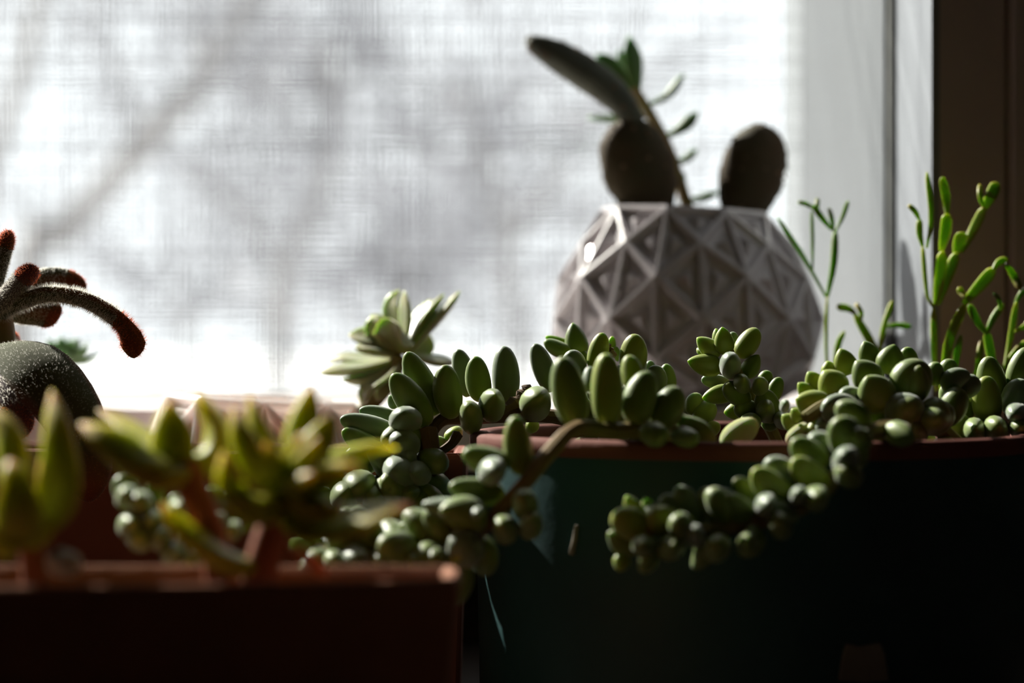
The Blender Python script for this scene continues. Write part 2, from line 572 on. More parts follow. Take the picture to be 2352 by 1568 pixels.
def rect_pot(name, label, poly, z0, z1, wall, soilz, material, loc, taper=.94, rimh=0):
    cx = sum(p[0] for p in poly) / len(poly)
    cy = sum(p[1] for p in poly) / len(poly)
    n = len(poly)

    def inset(d):
        out = []
        for i in range(n):
            a, b, c = V(poly[i - 1]), V(poly[i]), V(poly[(i + 1) % n])
            e1 = (b - a).normalized(); e2 = (c - b).normalized()
            n1 = V((-e1.y, e1.x)); n2 = V((-e2.y, e2.x))
            m = (n1 + n2).normalized()
            out.append(b + m * d / max(.4, m.dot(n1)))
        return out
    rows = [([(cx + (p[0] - cx) * taper, cy + (p[1] - cy) * taper) for p in poly], z0)]
    rows.append((inset(.03), z1 - .12))
    rows.append((inset(.05), z1 - .05))
    rows.append((inset(.10), z1))
    rows.append((inset(wall - .08), z1))
    rows.append((inset(wall), z1 - .08))
    rows.append((inset(wall + .05), soilz - .4))
    v, f = [], []
    for pl, z in rows:
        v += [V((p[0], p[1], z)) for p in pl]
    for i in range(len(rows) - 1):
        for k in range(n):
            k2 = (k + 1) % n
            f.append((i * n + k, i * n + k2, (i + 1) * n + k2, (i + 1) * n + k))
    f.append(tuple(reversed(range(n))))
    f.append(tuple(range((len(rows) - 1) * n, len(rows) * n)))
    t = thing(name, label, 'pot', loc)
    part('body', (v, f), material, t, False)
    s = inset(wall + .02)
    # lumpy soil
    N = 26
    xs = [p[0] for p in s]; ys = [p[1] for p in s]
    sv = [V((p[0], p[1], soilz)) for p in s] + [V((cx, cy, soilz + .15))]
    sf = [(i, (i + 1) % n, n) for i in range(n)]
    part('soil', (sv, sf), M['soil'], t, True)
    return t


def arc_side(a, b, bow, k):
    a, b = V(a), V(b)
    d = (b - a).normalized()
    nn = V((d.y, -d.x))
    return [tuple(a.lerp(b, i / k) + nn * bow * 4 * (i / k) * (1 - i / k)) for i in range(k)]


def round_corners(sides):
    return [p for s in sides for p in s]


tr_poly = round_corners([arc_side((-13.2, -12.45), (-.78, -12.6), 1.1, 14), arc_side((-.72, -12.5), (-.72, -10.7), .05, 3),
                         arc_side((-.8, -10.6), (-13.2, -10.6), .1, 6), arc_side((-13.3, -10.7), (-13.3, -12.35), .05, 3)])
rect_pot('terracotta_trough', 'brown terracotta trough in the left foreground', tr_poly, TAB, -3.21, .26, -3.75, M['terra_dark'], (-7, -11.6, TAB))

a12 = math.radians(12)


def pl(u, w):      # planter coordinates: u along its length to the left, w into the depth
    return (-.98 - u * math.cos(a12) + w * math.sin(a12), .35 + u * math.sin(a12) + w * math.cos(a12))


pp = [pl(15, 0), (-.92, .32), (-.84, .42), (-.86, 3.85), pl(15, 3.5)]
rect_pot('terracotta_planter', 'reddish terracotta planter behind the trough, left of the teal pot', pp, TAB, -2.12, .3, -2.6, M['terra'], (*pl(7.5, 1.7), TAB), taper=.97)

GX, GY, GR = 4.5, 0.0, 5.28
tp = thing('painted_pot', 'large round teal painted pot with bare clay rim', 'pot', (GX, GY, TAB))
part('body', lathe([(5.05, TAB), (5.1, TAB + .2), (5.2, -1.98), (4.8, -1.98)], (GX, GY), 96, (1, 0)), M['teal'], tp)
part('rim', lathe([(5.1, -2.0), (5.25, -1.99), (5.29, -1.9), (5.29, -1.76), (5.24, -1.69), (5.16, -1.67), (4.98, -1.68), (4.9, -1.75), (4.86, -2.0), (4.8, -2.9)], (GX, GY), 96, (0, 0)), M['clayrim'], tp)
sv, sf = [V((GX, GY, -2.2))], []
for i in range(1, 9):
    for k in range(40):
        a = 2 * math.pi * k / 40
        r = 4.84 * i / 8
        sv.append(V((GX + r * math.cos(a), GY + r * math.sin(a), -2.25 + (R_.uniform(-.06, .1) if i < 8 else 0))))
for k in range(40):
    sf.append((0, 1 + k, 1 + (k + 1) % 40))
for i in range(7):
    for k in range(40):
        k2 = (k + 1) % 40
        sf.append((1 + i * 40 + k, 1 + (i + 1) * 40 + k, 1 + (i + 1) * 40 + k2, 1 + i * 40 + k2))
part('soil', (sv, sf), M['soil'], tp)
# a bare patch where the paint is gone, low on the front


def on_pot(px, py):
    # where the sight line meets the pot's outer wall
    o = V((0, CAMY, 0)); d = P(px, py, 0) - o
    for i in range(4000):
        q = o + d * (.7 + i * .0002)
        rr = 5.1 + (5.2 - 5.1) * (q.z - TAB) / (-1.98 - TAB)
        if math.hypot(q.x - GX, q.y - GY) <= rr + .02:
            return q
    return o + d


def pot_patch(name, outline):
    v = [on_pot(*q) for q in outline]
    c = sum(v, V()) / len(v)
    rad = V((c.x - GX, c.y - GY, 0)).normalized()
    n = len(v)
    vv = [q + rad * .03 for q in v] + [q - rad * .1 for q in v]
    cen = c + rad * .05
    vv += [cen]
    f = [(i, (i + 1) % n, 2 * n) for i in range(n)] + [(i, i + n, (i + 1) % n + n, (i + 1) % n) for i in range(n)]
    return part(name, (vv, f), M['patch'], tp, False)


pt = pot_patch('bare_patch', [(1926, 1562), (1936, 1500), (1944, 1478), (1975, 1484), (2020, 1476), (2030, 1500), (2040, 1562), (1985, 1566)])
pt['label'] = 'pale patch where the paint is missing'
pot_patch('bare_patch', [(1308, 1272), (1316, 1240), (1322, 1205), (1328, 1206), (1325, 1240), (1318, 1275)])


# faceted white pots
def faceted_pot(c, k, z0, zr, Rs, N, rot, slope=0):
    """diamond lattice of ridges with sunk triangles; zr/Rs: heights and radii of the ridge rows"""
    v, f = [], []
    rows = []
    for j, (z, r) in enumerate(zip(zr, Rs)):
        row = []
        for i in range(N):
            a = rot + 2 * math.pi * (i + .5 * (j % 2)) / N
            zz = z - (slope * r * math.cos(a) if j == 0 else slope * .5 * r * math.cos(a) if j == 1 else 0)
            row.append(V((c[0] + r * math.cos(a), c[1] + r * math.sin(a), zz)))
        rows.append(row)

    def tri(a, b, d):
        cen = (a + b + d) / 3
        nrm = (b - a).cross(d - a).normalized()
        if nrm.dot(cen - V((c[0], c[1], cen.z))) < 0:
            b, d = d, b
            nrm = -nrm
        o = [a, b, d]
        i1 = [p.lerp(cen, .11) + nrm * .0 for p in o]
        i2 = [p.lerp(cen, .32) - nrm * .13 * k for p in o]
        i3 = [p.lerp(cen, .60) - nrm * .15 * k for p in o]
        tip = cen + nrm * .02 * k
        n = len(v)
        v.extend(o + i1 + i2 + i3 + [tip])
        for q in range(3):
            q2 = (q + 1) % 3
            for s in (0, 3, 6):
                f.append((n + s + q, n + s + q2, n + s + 3 + q2, n + s + 3 + q))
            f.append((n + 9 + q, n + 9 + q2, n + 12))
    J = len(rows)
    for j in range(J - 2):
        for i in range(N):
            # diamond: top rows[j][i], sides rows[j+1], bottom rows[j+2][i]
            T, B = rows[j][i], rows[j + 2][i]
            if j % 2 == 0:
                l, r = rows[j + 1][i - 1], rows[j + 1][i]
            else:
                l, r = rows[j + 1][i], rows[(j + 1)][(i + 1) % N]
            tri(T, l, B)
            tri(T, B, r)
    for i in range(N):      # half diamonds along the mouth and the foot
        tri(rows[0][i], rows[0][(i + 1) % N], rows[1][i])
        j = J - 1
        if j % 2 == 1:
            tri(rows[j][i], rows[j][(i + 1) % N], rows[j - 1][(i + 1) % N])
        else:
            tri(rows[j][i], rows[j][(i + 1) % N], rows[j - 1][i])
    # mouth: lip and inside
    n = len(v)
    mid = V((c[0], c[1], 0))
    for sc_, dz in ((1, 0), (.98, .05 * k), (.91, .05 * k), (.88, -.05 * k), (.9, -1.0 * k)):
        for p in rows[0]:
            v.append(V((c[0] + (p.x - c[0]) * sc_, c[1] + (p.y - c[1]) * sc_, p.z + dz)))
    for q in range(4):
        for i in range(N):
            i2 = (i + 1) % N
            f.append((n + q * N + i, n + q * N + i2, n + (q + 1) * N + i2, n + (q + 1) * N + i))
    f.append(tuple(n + 4 * N + i for i in range(N)))
    n = len(v)
    v.extend(rows[-1]); v.extend([V((p.x, p.y, z0)) for p in rows[-1]])
    for i in range(N):
        i2 = (i + 1) % N
        f.append((n + i, n + N + i, n + N + i2, n + i2))
    f.append(tuple(n + N + i for i in reversed(range(N))))
    return v, f


W1 = (4.33, 14.5)
t = thing('faceted_pot', 'white faceted ceramic pot with cactus pads on the window sill', 'pot', (*W1, SILLZ))
k1 = 1.05
part('body', faceted_pot(W1, k1, SILLZ, [3.20, 2.38, 1.56, .53, -.45, -1.1, SILLZ + .02], [2.13, 2.72, 3.22, 3.42, 3.36, 2.95, 2.3], 9, math.radians(-90 - 17), .045), M['ceramic'], t, False)
part('soil', lathe([(1.98, 2.3), (1.98, 2.42), (1.2, 2.5), (.2, 2.52)], W1, 24), M['soil'], t)
W2 = (-5.55, 7.9)
t = thing('faceted_pot', 'low white faceted ceramic pot behind the terracotta planter', 'pot', (*W2, TAB))
part('body', faceted_pot(W2, 1.0, TAB, [-1.28, -2.15, -3.05, -4.1, -5.1, -6.1, TAB + .02], [2.12, 2.5, 2.75, 2.8, 2.75, 2.5, 2.0], 9, math.radians(-90 + 8), .05), M['ceramic_bright'], t, False)
part('soil', lathe([(1.95, -2.0), (1.95, -1.85), (1.2, -1.8), (.2, -1.78)], W2, 24), M['soil'], t)


def small_pot(c, r, z0, z1, label, material='terra'):
    t = thing('small_pot', label, 'pot', (*c, z0))
    part('body', lathe([(r * .72, z0), (r * .92, z1 - .6), (r * .92, z1 - .55), (r, z1 - .52), (r, z1 - .03), (r * .97, z1), (r * .88, z1), (r * .85, z1 - .06), (r * .85, z1 - .4)], c, 32), M[material], t)
    part('soil', lathe([(r * .84, z1 - .42), (r * .84, z1 - .3), (r * .3, z1 - .24)], c, 20), M['soil'], t)
    return t


PA = (10.1, 5.6); PB = (7.1, 7.6); PC = (-11.65, 14.6)
small_pot(PA, 1.5, TAB, -2.2, 'small clay pot behind the teal pot at the right edge')
small_pot(PB, 1.35, TAB, -2.2, 'small clay pot between teal pot and faceted cactus pot')
small_pot(PC, .5, SILLZ, -.85, 'tiny clay pot on the sill at the far left')

# ------------------------------------------------------------------ burro's tail sedums
ARCH = []


def arch(bend, tipp, base, seed):
    rr = random.Random(seed)
    v, f, u = [], [], []
    rings, seg = 13, 16
    for i in range(rings + 1):
        t = .5 - .5 * math.cos(math.pi * i / rings)
        r = .5 * ((t + .015) ** base) * ((1.0001 - t) ** tipp)
        r /= ((base / (base + tipp)) ** base * (tipp / (base + tipp)) ** tipp)
        ox = bend * math.sin(math.pi * t)
        for k in range(seg):
            a = 2 * math.pi * k / seg
            v.append(V((ox + r * math.cos(a), r * math.sin(a), t)))
            u.append((t, abs(math.cos(a))))
    for i in range(rings):
        for k in range(seg):
            k2 = (k + 1) % seg
            f.append((i * seg + k, i * seg + k2, (i + 1) * seg + k2, (i + 1) * seg + k))
    f.append(tuple(reversed(range(seg))))
    f.append(tuple(range(rings * seg, (rings + 1) * seg)))
    return v, f, u


SHAPES = [arch(.10, .48, .42, 1), arch(.18, .50, .40, 2), arch(.04, .40, .46, 3), arch(.10, .72, .46, 4), arch(.05, .70, .46, 5)]
for mk in ('burro', 'burro_y', 'burro_b', 'paleleaf'):
    ARCH.append([me('leaf_%s' % mk, s[0], s[1], M[mk], smooth=True, uvs=s[2], raw=True) for s in SHAPES])
AM = {'g': 0, 'y': 1, 'b': 2, 'p': 3}


def blade(parent, B, T, w, kind='g', thick=.86, shape=None, outward=None):
    d = T - B
    L = d.length
    d.normalize()
    o_ = outward if outward is not None else V((R_.uniform(-.4, .4), -1, R_.uniform(-.3, .5)))
    x = (o_ - d * o_.dot(d))
    if x.length < .05:
        x = d.orthogonal()
    x.normalize()
    x = -x
    y = d.cross(x)
    s = R_.choice((0, 1, 2, 3)) if shape is None else shape
    o = link('leaf', ARCH[AM[kind]][s], parent)
    m = Matrix((x, y, d)).transposed().to_4x4()
    o.matrix_local = Matrix.Translation((B - root_of(parent)) * .01) @ m @ Matrix.Diagonal((w * thick * 1.08 * .01, w * 1.08 * .01, L * .01, 1))
    return o


def sprig(label, path, rad=.14, material='stemgreen', name='burro_tail_stem', cat='succulent'):
    pts = [P(*p) if len(p) == 3 else V(p[0]) for p in path]
    t = thing(name, label, cat, pts[0])
    part('stem', tube(smooth_path(pts, 6), rad, rad * .75, 8), M[material], t)
    return t, smooth_path(pts, 10)


def leaves(t, Z, Y, rows):
    """rows: (base x, base y, tip x, tip y, width, [kind], [dY of base], [dY of tip], [shape]) in zoomed pixels"""
    for r in rows:
        r = list(r) + [None] * (9 - len(r))
        bx, by, tx, ty, w, kd, yb, yt, sh = r
        s = (Z(1, 0)[0] - Z(0, 0)[0])
        yb = Y + (yb or 0)
        yt = yb + (yt if yt is not None else R_.uniform(-.35, .1))
        B = P(*Z(bx, by), yb); T = P(*Z(tx, ty), yt)
        blade(t, B, T, cm(w * s, yb), kd or 'g', shape=sh)


def facing(t, Z, Y, rows):
    """leaves that point at the viewer: (centre x, centre y, width, height, kind)"""
    for r in rows:
        cx, cy, w, h, kd = (list(r) + ['g'])[:5]
        s = (Z(1, 0)[0] - Z(0, 0)[0])
        ww = cm(w * s, Y)
        lean = max(.12, (h - w * .8) / max(h, 1)) * .9
        e = h * s * lean
        x, y = Z(cx, cy)
        B = P(x + R_.uniform(-4, 4), y + e * .75, Y + .25)
        T = P(x + R_.uniform(-6, 2), y - e * .6, Y - .85)
        blade(t, B, T, ww, kd)


def fill(t, path, n, L, w, kinds='gb', t0=0., t1=1., up=.35, seed=3, avoid=None):
    rr = random.Random(seed)
    for i in range(n):
        k = t0 + (t1 - t0) * (i + .5) / n
        j = min(len(path) - 2, int(k * (len(path) - 1)))
        p = path[j]
        tg = (path[j + 1] - path[j]).normalized()
        a = i * 2.39996 + rr.uniform(-.3, .3)
        x = tg.orthogonal().normalized(); y = tg.cross(x)
        d = (x * math.cos(a) + y * math.sin(a) + tg * up).normalized()
        ll = L * rr.uniform(.8, 1.15)
        blade(t, p + d * .08, p + d * ll, w * rr.uniform(.85, 1.1), rr.choice(kinds), outward=tg)


# 1 long stem over the left front of the teal pot
S1, p1 = sprig("burro's tail stem drooping over the left front rim of the teal pot",
               [(1600, 1050, -2.2), (1500, 992, -4.2), (1400, 990, -4.9), (1322, 985, -5.5), (1262, 1040, -6.0), (1205, 1110, -6.3), (1130, 1190, -6.4), (1060, 1250, -6.4), (950, 1275, -6.3), (820, 1290, -6.2), (720, 1262, -6.2)], .15, 'stemgreen')
leaves(S1, Z5, -4.7, [(450, 1010, 325, 430, 275, 'g', -.3, .1, 0), (705, 1000, 690, 400, 255, 'y', -.1, .1, 0), (925, 980, 1050, 550, 270, 'g', 0, .2, 1),
                      (1130, 1030, 1290, 680, 255, 'g', .2, .1, 0), (1590, 1150, 1270, 930, 190, 'g', .5, 0, 3), (930, 700, 880, 418, 180, 'y', .9, .2, 1),
                      (560, 720, 556, 515, 120, 'b', 1.2, .2, 0), (840, 1010, 750, 1125, 120, 'y', .2, .4), (1000, 1020, 1180, 1120, 200, 'g', -.2, -.4), (1250, 1060, 1440, 1130, 170, 'g', 0, -.5)])
leaves(S1, ZB, -6.1, [(1850, 470, 1790, 15, 215, 'y', 0, .1, 1), (1740, 400, 1385, 300, 205, 'g', 0, 0, 1), (1700, 620, 1285, 560, 200, 'g', 0, -.2, 1),
                      (1560, 860, 1145, 690, 215, 'g', 0, -.2, 1), (1430, 980, 1045, 830, 225, 'b', 0, -.2, 0), (1180, 1070, 905, 850, 190, 'g', 0, 0, 1),
                      (880, 1010, 640, 980, 165, 'b', .2, -.3, 0), (240, 1060, 130, 880, 130, 'y', 0, -.2, 3), (230, 1100, 60, 985, 130, 'y', -.1, -.3, 3), (270, 1080, 250, 920, 90, 'y', .2, -.1, 3),
                      (1480, 950, 1340, 920, 110, 'y', -.4, -.4), (1540, 1010, 1390, 985, 110, 'b', -.3, -.4), (1250, 1120, 1160, 1010, 110, 'y', -.3, -.4)])
facing(S1, ZB, -6.3, [(1640, 460, 215, 210, 'b'), (1500, 790, 140, 160, 'b'), (880, 1060, 150, 150, 'b'), (1000, 1170, 210, 220), (560, 1140, 230, 220, 'b'), (1180, 1150, 260, 230), (1360, 1130, 200, 220, 'y'), (730, 1130, 220, 200),
                      (1850, 700, 220, 280), (1700, 900, 200, 240), (1930, 850, 190, 260), (400, 1150, 190, 200)])
fill(S1, p1, 22, .95, .58, 'ggb', .62, .98, seed=11)

# 2 crisp stem left of the teal pot's middle
S2, p2 = sprig("burro's tail stem in sharp focus bending left past the teal pot's rim",
               [(1420, 1020, 1.6), (1290, 960, .8), (1170, 955, .4), (1080, 960, .2), (1015, 965, .0), (980, 1020, -.2), (965, 1090, -.4), (930, 1130, -.6), (850, 1140, -.8)], .14, 'stembrown')
leaves(S2, Z4, .1, [(1040, 1060, 795, 572, 215, 'g', .1, 0, 1), (960, 1150, 685, 742, 225, 'g', -.3, -.1, 1), (1150, 1090, 1095, 672, 215, 'g', -.1, -.2, 0), (1290, 920, 1195, 550, 165, 'b', .7, 0, 0),
                    (1390, 960, 1335, 605, 190, 'g', .2, 0, 1), (1580, 985, 1560, 525, 205, 'b', .5, .1, 0), (740, 1110, 425, 1025, 135, 'b', .4, 0, 1), (720, 1215, 275, 1095, 175, 'b', -.1, -.2, 1),
                    (620, 1370, 292, 1185, 165, 'g', -.3, -.2, 1), (720, 1010, 660, 910, 95, 'b', .5, 0), (1150, 1170, 1200, 1285, 150, 'y', .5, .1), (1030, 1230, 1040, 1330, 130, 'g', .5, 0), (1740, 1130, 1830, 1170, 120, 'y', .8, .1)])
facing(S2, Z4, -.3, [(790, 1085, 245, 230, 'b'), (760, 1300, 255, 250, 'b'), (1490, 970, 225, 300), (1310, 1080, 195, 300), (1845, 985, 245, 300), (820, 1400, 240, 230, 'b')])
leaves(S2, ZB, -.4, [(1000, 420, 1085, 740, 140, 'b', 0, 0, 1), (1060, 360, 1100, 460, 90, 'g', .3, 0), (560, 560, 340, 490, 170, 'g', .2, -.2, 1), (420, 720, 240, 580, 160, 'g', .2, -.2, 1), (720, 420, 480, 300, 170, 'b', .2, -.2), (820, 500, 730, 520, 120, 'b', .1, -.3)])
facing(S2, ZB, -.7, [(880, 470, 270, 240, 'b'), (860, 580, 260, 220), (600, 590, 260, 240), (700, 680, 240, 220), (500, 640, 230, 200), (980, 640, 190, 220)])
fill(S2, p2, 14, 1.0, .55, 'gb', .62, 1, seed=5)
part('dead_twig', tube(smooth_path([P(*Z4(1480, 1060), -.2), P(*Z4(1640, 990), .0), P(*Z4(1720, 900), .1), P(*Z4(1755, 845), .1)], 5), .17, .11, 7, rf=lambda u: 1 + .25 * math.sin(u * 23)), M['stembrown'], S2)
part('dead_twig', tube(smooth_path([P(*Z4(960, 1180), -.5), P(*Z4(985, 1330), -.6), P(*Z4(1010, 1515), -.6)], 5), .20, .17, 7), M['stembrown'], S2)
part('dead_twig', tube(smooth_path([P(*Z4(1200, 1210), -.1), P(*Z4(1150, 1290), -.1), P(*Z4(1060, 1355), -.1)], 4), .11, .08, 6), M['stembrown'], S2)

# 3 clump in the middle of the teal pot
S3, p3 = sprig("clump of burro's tail shoots behind the big front leaves of the teal pot",
               [(1440, 1030, 1.2), (1420, 960, .9), (1400, 900, .7), (1390, 850, .6)], .14, 'stembrown')
leaves(S3, Z5, .7, [(250, 720, 100, 322, 175, 'b', .1, 0, 0), (470, 600, 395, 380, 185, 'b', .4, -.2, 0), (590, 540, 670, 230, 160, 'y', .3, 0, 0), (890, 600, 940, 240, 220, 'y', .1, -.1, 0),
                    (1130, 720, 1095, 500, 165, 'b', .0, -.1, 0), (1230, 720, 1190, 488, 130, 'g', .5, 0, 0), (1080, 600, 1055, 462, 95, 'b', .9, 0, 0),
                    (480, 430, 415, 148, 180, 'g', 1.6, .1, 3), (390, 400, 180, 300, 130, 'g', 1.4, .1, 1), (400, 330, 190, 265, 70, 'y', 1.9, .1, 1), (510, 500, 470, 330, 100, 'g', 1.5, .1, 3), (740, 420, 745, 260, 70, 'y', 1.4, 0), (790, 470, 775, 345, 60, 'g', 1.3, 0),
                    (1420, 920, 1450, 728, 155, 'g', .3, 0, 0), (1450, 980, 1590, 812, 180, 'g', .2, .1, 0), (1500, 1070, 1640, 990, 120, 'y', .1, -.1, 0), (1350, 900, 1400, 800, 120, 'b', .4, 0)])
facing(S3, Z5, .4, [(700, 640, 180, 200), (800, 760, 200, 220), (1060, 820, 180, 200), (350, 780, 180, 240)])
fill(S3, p3, 14, 1.0, .55, 'gb', 0, .8, seed=21)
part('dry_flower_end', tube(smooth_path([P(*Z5(760, 420), 1.2), P(*Z5(735, 370), 1.1), P(*Z5(715, 320), 1.1)], 3), .07, .03, 5, rf=lambda u: 1 + .5 * math.sin(u * 17)), M['stembrown'], S3)

# 4 upright cluster in front of the faceted pot
S4, p4 = sprig("upright burro's tail tip standing dark against the faceted white pot",
               [(1790, 1030, .9), (1770, 985, .7), (1730, 920, .5), (1690, 850, .4), (1672, 800, .4)], .13, 'stemgreen')
leaves(S4, Z5, .4, [(1695, 410, 1658, 183, 155, 'y', 0, -.1, 3), (1640, 420, 1448, 272, 150, 'y', .1, 0, 3), (1640, 340, 1605, 195, 90, 'y', .5, .1, 3), (1760, 400, 1745, 222, 105, 'b', .5, .1, 0),
                    (1790, 430, 1955, 197, 175, 'y', .2, .1, 0), (1660, 520, 1370, 465, 175, 'y', 0, -.1, 3), (1500, 400, 1448, 360, 60, 'y', .5, .1, 3), (1840, 600, 1965, 412, 145, 'g', .1, 0, 3), (1720, 660, 1487, 615, 115, 'b', .3, -.1, 0),
                    (1760, 720, 1492, 775, 150, 'y', 0, -.1, 3), (1880, 800, 1680, 670, 170, 'g', -.2, -.4, 0), (1850, 870, 1673, 895, 140, 'y', .2, 0, 3), (1960, 900, 1770, 850, 165, 'g', -.1, -.3, 0),
                    (1990, 670, 2050, 547, 115, 'g', .5, 0, 0), (2075, 800, 2140, 600, 125, 'g', .3, 0, 0), (2090, 970, 1990, 706, 195, 'g', -.2, -.2, 0), (2000, 1000, 2100, 940, 150, 'g', .1, -.2)])
facing(S4, Z5, .1, [(1728, 500, 195, 235, 'b'), (1960, 655, 135, 180), (1850, 640, 150, 170), (1900, 980, 170, 160), (2040, 880, 170, 200), (2150, 960, 150, 170)])

# loose pale leaf on the soil by the rim
LL = thing('loose_leaf', 'loose pale yellow-green leaf lying behind the teal pot rim', 'leaf', P(*Z5(1680, 1165), -2.6))
blade(LL, P(*Z5(1665, 1170), -2.6), P(*Z5(1950, 965), -2.4), cm(210 / 3.618, -2.5), 'p', shape=0)

# 5 thick overlapping tail at the right
S5, p5 = sprig("thick burro's tail with closely packed leaves at the right of the teal pot",
               [(2210, 1030, -1.2), (2130, 960, -1.6), (2060, 920, -2.0), (1980, 910, -2.3), (1900, 930, -2.6), (1850, 960, -2.8)], .16, 'stemgreen')
leaves(S5, Z8, -2.2, [(545, 1090, 485, 958, 115, 'g', 1.0, 0, 3), (620, 1140, 650, 975, 150, 'g', .7, 0, 3), (750, 1110, 712, 990, 95, 'g', 1.3, 0, 0), (410, 1140, 355, 998, 120, 'y', .7, 0, 3), (310, 1150, 285, 1065, 90, 'y', .8, 0, 3),
                      (560, 1220, 440, 1065, 165, 'g', .2, 0, 3), (245, 1220, 178, 1125, 95, 'y', .5, 0, 3), (360, 1260, 262, 1118, 160, 'y', .2, 0, 3), (700, 1290, 800, 1060, 220, 'g', .1, -.1, 0), (205, 1260, 125, 1185, 80, 'y', .4, 0, 3),
                      (300, 1340, 112, 1270, 160, 'y', 0, -.1, 3), (600, 1330, 500, 1148, 200, 'g', -.3, -.2, 3), (500, 1320, 352, 1240, 150, 'b', -.1, -.2, 1), (160, 1400, 90, 1325, 90, 'y', .2, 0, 3), (130, 1440, 38, 1360, 95, 'y', .3, 0, 3),
                      (200, 1420, 65, 1510, 100, 'p', 0, -.2, 0), (270, 1390, 180, 1480, 95, 'y', -.1, -.2, 3), (470, 1400, 262, 1300, 185, 'b', -.4, -.3, 1), (520, 1560, 335, 1370, 190, 'g', -.6, -.3, 1), (350, 1460, 240, 1390, 130, 'b', -.2, -.2),
                      (660, 1430, 775, 1262, 210, 'b', -.5, -.2, 1), (800, 1390, 945, 1330, 190, 'g', -.3, -.3, 1), (860, 1200, 880, 1070, 100, 'g', .9, 0, 0), (930, 1160, 960, 1055, 100, 'g', 1.1, 0, 0), (910, 1210, 1065, 1135, 120, 'b', .8, 0, 1), (1020, 1260, 1100, 1150, 110, 'b', .9, 0)])
facing(S5, Z8, -2.3, [(720, 1350, 190, 200), (620, 1450, 190, 190), (760, 1470, 190, 180), (870, 1410, 170, 170), (60, 1310, 60, 80, 'b')])
fill(S5, p5, 8, 1.0, .6, 'g', .05, .45, seed=31)

# 6 tail hanging over the front
S6, p6 = sprig("burro's tail hanging in front of the teal pot, its tip curling left",
               [(2080, 990, -4.4), (2030, 985, -5.0), (1960, 1010, -5.7), (1935, 1070, -6.1), (1880, 1140, -6.4), (1790, 1185, -6.6), (1690, 1210, -6.6), (1600, 1220, -6.6), (1500, 1215, -6.6), (1450, 1230, -6.6)], .15, 'stemgreen')
leaves(S6, ZA, -6.3, [(1280, 290, 1100, 140, 155, 'g', .3, 0, 1), (1340, 220, 1190, 120, 150, 'b', .6, 0, 0), (1450, 230, 1340, 20, 190, 'g', .2, -.1, 1), (1300, 410, 1100, 245, 155, 'y', 0, -.1, 1), (1120, 400, 960, 245, 155, 'b', .2, 0, 0),
                      (1100, 500, 890, 300, 160, 'y', -.1, -.2, 1), (950, 500, 785, 350, 125, 'g', .2, 0, 1), (930, 640, 740, 440, 150, 'g', -.2, -.2, 1), (800, 520, 710, 410, 105, 'b', .3, 0, 0), (760, 660, 620, 400, 140, 'g', 0, -.1, 1), (610, 600, 480, 390, 135, 'b', .1, 0, 1),
                      (480, 540, 400, 440, 110, 'b', .2, 0, 0), (500, 640, 335, 530, 160, 'y', -.2, -.3, 0), (280, 590, 205, 440, 100, 'y', .2, 0, 3), (350, 590, 310, 450, 95, 'y', .3, 0, 3), (320, 650, 135, 540, 170, 'y', -.2, -.2, 0), (270, 730, 108, 640, 150, 'g', 0, -.1, 3),
                      (200, 760, 165, 850, 90, 'y', 0, -.1, 3), (370, 760, 285, 850, 85, 'p', -.1, -.2, 0), (1130, 560, 900, 490, 120, 'b', -.4, -.3, 0)])
facing(S6, ZA, -6.6, [(1380, 240, 150, 150, 'b'), (970, 500, 125, 130, 'b'), (590, 640, 130, 130, 'b'), (1150, 440, 95, 110, 'b'), (460, 720, 150, 150), (700, 720, 150, 150), (300, 720, 120, 130), (850, 690, 140, 140), (1050, 600, 140, 150), (1240, 470, 140, 150), (1400, 330, 150, 170)])
fill(S6, p6, 6, .7, .45, 'g', .6, .95, seed=41)
fill(S6, p6, 5, .75, .45, 'g', .05, .28, seed=43)

# 7 shoots at the right edge
S7, p7 = sprig("fat-leaved burro's tail shoot at the right edge of the teal pot",
               [(2290, 1020, -.4), (2270, 970, -.6), (2262, 930, -.7)], .14, 'stemgreen')
leaves(S7, Z8, -.5, [(1065, 1390, 918, 1190, 150, 'g', 0, 0, 0), (1110, 1390, 1010, 1198, 105, 'b', .4, 0, 0), (1175, 1420, 1150, 1148, 155, 'y', -.2, -.1, 0), (1205, 1360, 1160, 1040, 155, 'g', .3, 0, 0),
                     (1275, 1360, 1355, 1165, 150, 'b', .1, -.1, 0), (1310, 1260, 1385, 990, 150, 'g', .4, 0, 0), (950, 1500, 1040, 1360, 150, 'g', -.4, -.1, 0), (880, 1530, 800, 1490, 90, 'y', -.4, -.2), (1240, 1290, 1300, 1180, 90, 'b', .6, 0)])
facing(S7, Z8, -.8, [(1310, 1370, 130, 130, 'b'), (1100, 1450, 150, 150), (1230, 1430, 150, 140), (1350, 1440, 140, 140)])

